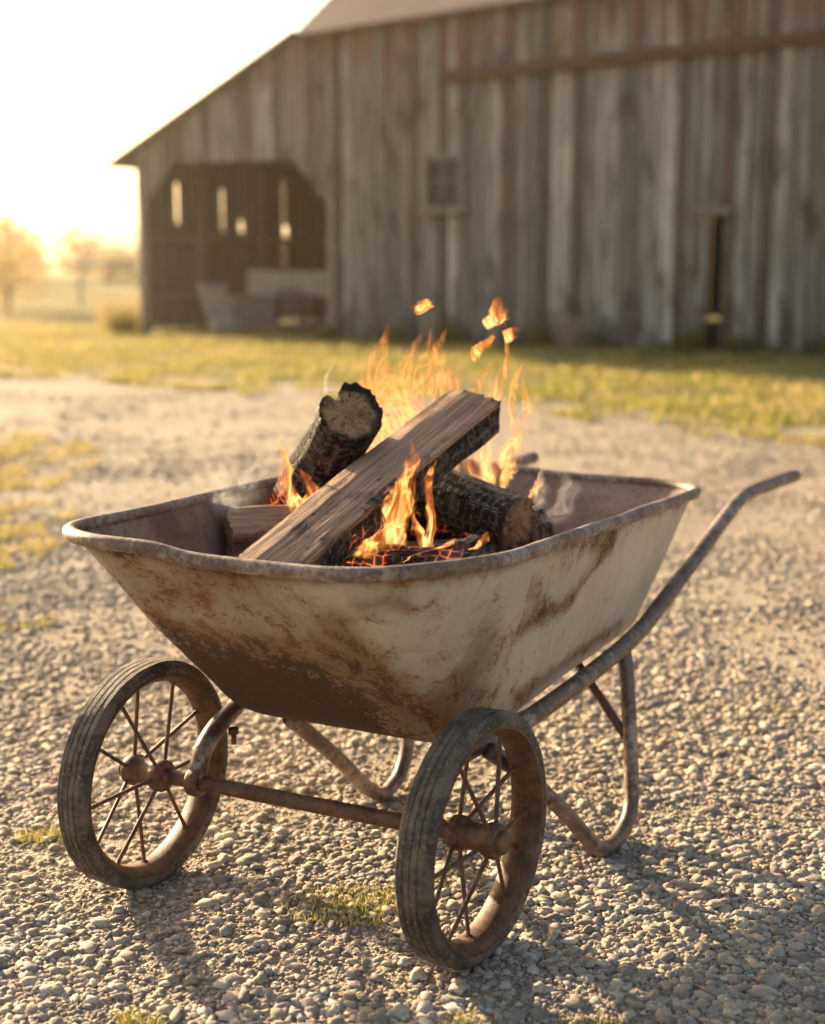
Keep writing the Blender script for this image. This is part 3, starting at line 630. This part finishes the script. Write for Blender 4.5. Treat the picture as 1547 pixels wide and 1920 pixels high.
def wheel(u,sgn,yaw):
    o=MB(); I=Matrix.Identity(4)
    w_=.029
    o.lathe([(.185,-w_),(.190,-w_),(.190,-w_+.004),(.183,-w_+.006),(.177,-.012),(.177,.012),(.183,w_-.006),(.190,w_-.004),(.190,w_),(.185,w_),(.173,.013),(.173,-.013)],96,I)
    ns_=12
    for k in range(ns_):
        a0=2*math.pi*k/ns_; side=(-1 if k%2 else 1); tw=.22*(1 if (k//2)%2 else -1)
        p0=(side*.030,.024*math.cos(a0),.024*math.sin(a0)); p1=(side*.004,.176*math.cos(a0+tw*.35),.176*math.sin(a0+tw*.35))
        o.tube([p0,p1],.0037,8,1,smoothpath=False)
        o.lathe([(.0001,-.004),(.007,-.004),(.007,.004),(.0001,.004)],8,Matrix.Translation(p1))
    wo2=o.obj('wheel',M_rust,wb,loc=(u,WV,AXZ)); autosmooth(wo2,40); wo2.rotation_euler=(0,0,math.radians(yaw)); wo2.scale=(1,.965,.965)
    t=MB(); W=.031
    prof=[(.189,-W+.003),(.197,-W),(.205,-W+.002),(.210,-W+.007)]
    for k in range(4):
        c=-.0183+k*.0122; prof+=[(.2130-.0004*abs(k-1.5),c-.0047),(.2130-.0004*abs(k-1.5),c+.0047)]
        if k<3: prof+=[(.2110,c+.0055),(.2110,c+.0067)]
    prof+=[(.210,W-.007),(.205,W-.002),(.197,W),(.189,W-.003)]
    t.lathe(prof,160,I)
    t.V=[(v[0]+.0012*mn.noise(Vector(v)*22),*(Vector(v).yz*(1+.006*mn.noise(Vector(v)*18)+.003*mn.noise(Vector(v)*60)))) for v in t.V]
    ty=t.obj('tyre',M_rub,wo2); autosmooth(ty,50)
    h=MB()
    P_=[(.0001,-.052),(.012,-.052),(.014,-.048),(.014,-.042),(.030,-.042),(.033,-.038),(.033,-.024),(.029,-.018),(.026,-.012),(.026,.012),(.029,.018),(.033,.024),(.033,.038),(.030,.042),(.022,.044),(.022,.052),(.018,.056),(.0001,.056)]
    P_=[(r*.9,x) for r,x in P_]
    if sgn<0: P_=[(r,-x) for r,x in P_[::-1]]
    h.lathe(P_,32,I,closed=False)
    hh=h.obj('hub',M_rust,wo2); autosmooth(hh,35)
wheel(.325,1,-5); wheel(-.32,-1,-3.5)

# ---------------------------------------------------------------- logs
def frame_matrix(p0,p1,nrm):
    p0=Vector(p0);p1=Vector(p1);X=(p1-p0).normalized();N=Vector(nrm);N=(N-X*N.dot(X)).normalized();Y=N.cross(X)
    M=Matrix((X,Y,N)).transposed().to_4x4(); M.translation=p0; return M,(p1-p0).length
def log(name,p0,p1,nrm,section,charf,hotf,label,taper=0.0,rough=.006,seed=0,nl=90,na=72):
    M,L=frame_matrix(p0,p1,nrm); V=[];F=[];fm=[];ch=[];ht=[]
    sec=[section(2*math.pi*k/na) for k in range(na)]
    for i in range(nl):
        t=i/(nl-1); xx=t*L
        for k,(sy,sz) in enumerate(sec):
            s=1-taper*t; d=Vector((xx*7+seed,sy*35,sz*35)); r=1+ (mn.noise(d)*rough*1.2+mn.noise(Vector((xx*16+seed,sy*90,sz*90)))*rough*.5)/.05
            ex=(.012*mn.noise(Vector((sy*60,sz*60,seed+3)))+.006*mn.noise(Vector((sy*200,sz*200,seed))) if i in(0,nl-1) else 0)
            V.append((xx+(ex if i==nl-1 else -ex),sy*s*r+.012*math.sin(t*2+seed),sz*s*r)); c=charf(t,sy,sz); ch.append(c); ht.append(hotf(t,sy,sz))
    for i in range(nl-1):
        for k in range(na): F.append((i*na+k,(i+1)*na+k,(i+1)*na+(k+1)%na,i*na+(k+1)%na)); fm.append(0)
    for i,rev in ((0,True),(nl-1,False)):
        prev=[i*na+k for k in range(na)]
        cy=sum(V[q][1] for q in prev)/na; cz=sum(V[q][2] for q in prev)/na; x0=i/(nl-1)*L
        for f in (.8,.55,.3):
            cur=[]
            for k in range(na):
                q=V[i*na+k]; y=cy+(q[1]-cy)*f; z=cz+(q[2]-cz)*f
                V.append((x0+.006*mn.noise(Vector((y*70,z*70,seed)))*(1),y,z)); ch.append(.2); ht.append(0); cur.append(len(V)-1)
            for k in range(na):
                q=(prev[k],prev[(k+1)%na],cur[(k+1)%na],cur[k]); F.append(q if rev is False else q[::-1]); fm.append(1)
            prev=cur
        F.append(tuple(prev) if not rev else tuple(prev[::-1])); fm.append(1)
    o=mobj(name,V,F,[M_log,M_end],None,attrs={'char':np.array(ch),'hot':np.array(ht)},fm=fm,matrix=M,label=label,category='firewood',group='logs burning in the wheelbarrow')
    autosmooth(o,50); return o
def circ(r,sq=1.0):
    def f(a): return r*math.cos(a),r*sq*math.sin(a)
    return f
def boxsec(w,h,p=7.0,sk=0.0):
    def f(a):
        c,s=math.cos(a),math.sin(a); k=(abs(c)**p+abs(s)**p)**(-1/p)
        y,z=c*k*w/2,s*k*h/2; return y+sk*z,z
    return f
def wedge(pts):
    P=pts+[pts[0]]; Ls=[math.dist(P[i],P[i+1]) for i in range(len(pts))]; T=sum(Ls)
    def f(a):
        d=(a/(2*math.pi))%1*T
        for i,l in enumerate(Ls):
            if d<=l: t=d/l; return P[i][0]+(P[i+1][0]-P[i][0])*t,P[i][1]+(P[i+1][1]-P[i][1])*t
            d-=l
        return P[0]
    return f
log('firewood_log',(-.27,2.45,.535),(.132,2.985,.803),(-.25,-.55,.8),wedge([(-.068,.034),(-.056,-.044),(.05,-.050),(.066,.022),(.060,.037),(.02,.041),(-.02,.037)]),
    lambda t,y,z: 1.0 if (y<-.056 and z<.020) or z<.0 else (.04 if abs(y)<.050 else .32)+(.10 if t<.1 else 0)+(.18 if t>.985 else 0)+.25*math.exp(-((t-.45)/.1)**2)*(y<0),
    lambda t,y,z: .55*math.exp(-((t-.38)/.18)**2) if z<.02 else 0,'long split log with brown top and charred side',rough=.0026,seed=1,nl=160,na=140)
# split log standing up: rounded bark back, flat split front with a chipped corner
log('firewood_log',(-.245,3.08,.57),(-.125,2.79,.815),(0,-.5,.8),wedge([(-.066,-.020),(-.050,-.046),(-.015,-.062),(.025,-.060),(.055,-.036),(.068,.005),(.062,.040),(.030,.060),(.006,.050),(-.004,.030),(-.018,.058),(-.052,.048),(-.068,.018)]),
    lambda t,y,z:1.0,lambda t,y,z:.85*(1-t)+.05,'thick charred split log standing up with brown end grain',rough=.003,seed=5,na=130)
log('firewood_log',(-.03,3.02,.655),(.215,2.80,.595),(0,0,1),wedge([(-.058,-.01),(-.04,-.045),(.01,-.055),(.05,-.03),(.058,.012),(.035,.05),(-.02,.052),(-.05,.03)]),lambda t,y,z:1.0,lambda t,y,z:.35*(1-t),'short charred split log with ashy cracked surface',rough=.003,seed=9)
log('firewood_log',(-.37,2.78,.575),(-.10,2.86,.56),(-.1,-.5,.8),boxsec(.10,.085,5),lambda t,y,z:.10+.5*t,lambda t,y,z:.3*t,'small pale split log at the edge of the fire',rough=.004,seed=12)
log('firewood_log',(-.16,2.66,.545),(.13,2.58,.545),(0,-.2,1),circ(.05,.8),lambda t,y,z:1.0,lambda t,y,z:.55,'glowing charcoal log at the bottom of the fire',rough=.007,seed=15)
log('firewood_log',(-.25,3.0,.55),(.22,3.12,.56),(0,0,1),circ(.055,.9),lambda t,y,z:1.0,lambda t,y,z:.5,'charred log lying behind the other logs',rough=.006,seed=18)
log('firewood_log',(.10,2.72,.53),(.25,2.96,.56),(0,0,1),circ(.045,.9),lambda t,y,z:1.0,lambda t,y,z:.3,'charred log under the flames',rough=.006,seed=21)
V=[];F=[];nx,ny=60,90
for j in range(ny):
    for i in range(nx):
        fu=i/(nx-1)*2-1; fv=j/(ny-1); v=.07+fv*.93; hw=.255+.04*fv; u=fu*hw-.015*fv
        p=Vector((u,v,0)); z=.485+.018*mn.noise(p*18)+.01*mn.noise(p*50)+.04*math.exp(-((u+.0)/.2)**2-((v-.45)/.3)**2)-.05*max(abs(fu),abs(fv*2-1))**6
        V.append((u,v,z))
for j in range(ny-1):
    for i in range(nx-1): a=j*nx+i; F.append((a,a+1,a+nx+1,a+nx))
ash=mobj('ash_bed',V,F,M_ash,None,smooth=True,kind='stuff'); ash.location=wb.location; ash.rotation_euler=wb.rotation_euler

# ---------------------------------------------------------------- flames
FB=Vector((-.0,2.8,.55)); fire=empty('fire',FB,0,label='thin orange flames rising from the burning logs',category='fire')
smoke=empty('smoke',Vector((-.3,2.8,.6)),0,label='thin white smoke wisps rising from the fire',category='smoke')
def ribbon(kind,base,tip,wd,sway,az,seed,dens=1.0,nl=40,nw=9,prof=None):
    par=fire if kind=='flame' else smoke; org=par.location
    V_=[];F_=[];U_=[];D_=[]; b=Vector(base);t_=Vector(tip); L=(t_-b).length; S=Vector((math.cos(az),math.sin(az),0)); N=Vector((-S.y,S.x,0))
    for i in range(nl):
        t=i/(nl-1); p=b+(t_-b)*t
        ph=seed*1.7
        p=p+S*(sway*L*math.sin(t*5.5+ph)*t**.8*(1-.3*t)+.05*L*mn.noise(Vector((t*4,seed,0)))*t)+N*(sway*.6*L*math.sin(t*4+ph*1.3)*t)
        w=wd*(prof(t) if prof else (t+.12)**.35*(1-t)**.75*1.35)*(1+.45*mn.noise(Vector((t*7,seed*3.3,1))))
        tw=.7*math.sin(t*3+seed)
        Sd=S*math.cos(tw)+N*math.sin(tw)
        for k in range(nw):
            s=k/(nw-1)*2-1; q=p+Sd*(s*w/2)+(N*math.cos(tw)-S*math.sin(tw))*(.25*w*(1-s*s))
            V_.append(q-org); U_.append((k/(nw-1),t)); D_.append(dens*(1-t**6))
    for i in range(nl-1):
        for k in range(nw-1): a=i*nw+k; F_.append((a,a+1,a+nw+1,a+nw))
    mobj('flame' if kind=='flame' else 'wisp',V_,F_,M_flame if kind=='flame' else M_smoke,par,smooth=True,attrs={'dens':np.array(D_)},uv=U_)
R=lambda *a,**k: ribbon('flame',*a,**k)
R((-.03,2.62,.57),(-.01,2.66,.785),.085,.10,.1,2,1.9)
R((-.055,2.60,.57),(.0,2.63,.70),.065,.12,.5,3,1.4)
R((.02,2.63,.57),(.05,2.68,.740),.048,.12,-.3,4,1.6)
R((-.10,2.58,.565),(-.03,2.60,.635),.08,.12,.3,5,1.4)
R((.0,2.56,.56),(.08,2.60,.605),.08,.15,.0,6,1.5)
R((.08,2.60,.56),(.16,2.68,.60),.06,.15,.3,7,1.2)
R((.03,2.60,.56),(.0,2.62,.65),.07,.12,-.5,8,1.4)
R((-.21,2.77,.60),(-.28,2.80,.765),.065,.15,.0,9,1.8); R((-.19,2.77,.60),(-.22,2.79,.71),.055,.12,.5,10,1.5)
R((-.20,2.72,.60),(-.20,2.72,.67),.055,.12,.2,30,1.4)
for i in range(10):
    x=-.11+i*.022; R((x,2.98+.05*math.sin(i*2.1),.66),(x+.015+.04*math.sin(i*1.9),3.0+.04*math.cos(i),.88+.11*math.sin(i*2.3)**2),.12,.13,.6*math.sin(i*1.3),40+i,.58)
for i,(bx,tx,tz) in enumerate(((.14,.15,.91),(.16,.175,1.0),(.16,.25,.87),(.19,.25,.91),(.12,.16,.80))):
    R((bx,2.98,.62),(tx,3.02,tz),.06,.14,.5*math.sin(i*2.2),60+i,.85)
R((.235,2.90,.61),(.27,2.92,.67),.045,.1,0,70,1.4); R((.18,2.86,.64),(.20,2.87,.71),.035,.1,.4,71,1.4); R((.06,2.88,.67),(.07,2.88,.76),.045,.1,.3,72,1.4)
pf=lambda t: math.sin(math.pi*t)**.7*1.2
for i,(p0,p1,wd) in enumerate((((.01,2.95,1.0),(.03,2.96,1.035),.04),((.155,3.0,.965),(.195,3.0,1.04),.05),((.20,3.0,.94),(.215,3.0,.975),.04),((.13,3.0,.90),(.16,3.0,.96),.035))):
    R(p0,p1,wd,.15,.1,80+i,2.0,prof=pf,nl=18)
for i,(b,t,wd) in enumerate((((-.36,2.75,.60),(-.37,2.8,.76),.10),((-.33,2.78,.62),(-.31,2.85,.76),.08),((.29,2.85,.57),(.33,2.9,.70),.10),((.25,2.88,.60),(.30,2.9,.72),.08),((-.17,2.85,.84),(-.15,2.9,.93),.05))):
    ribbon('wisp',b,t,wd,.15,.3*i,90+i,1.0)
print('done')
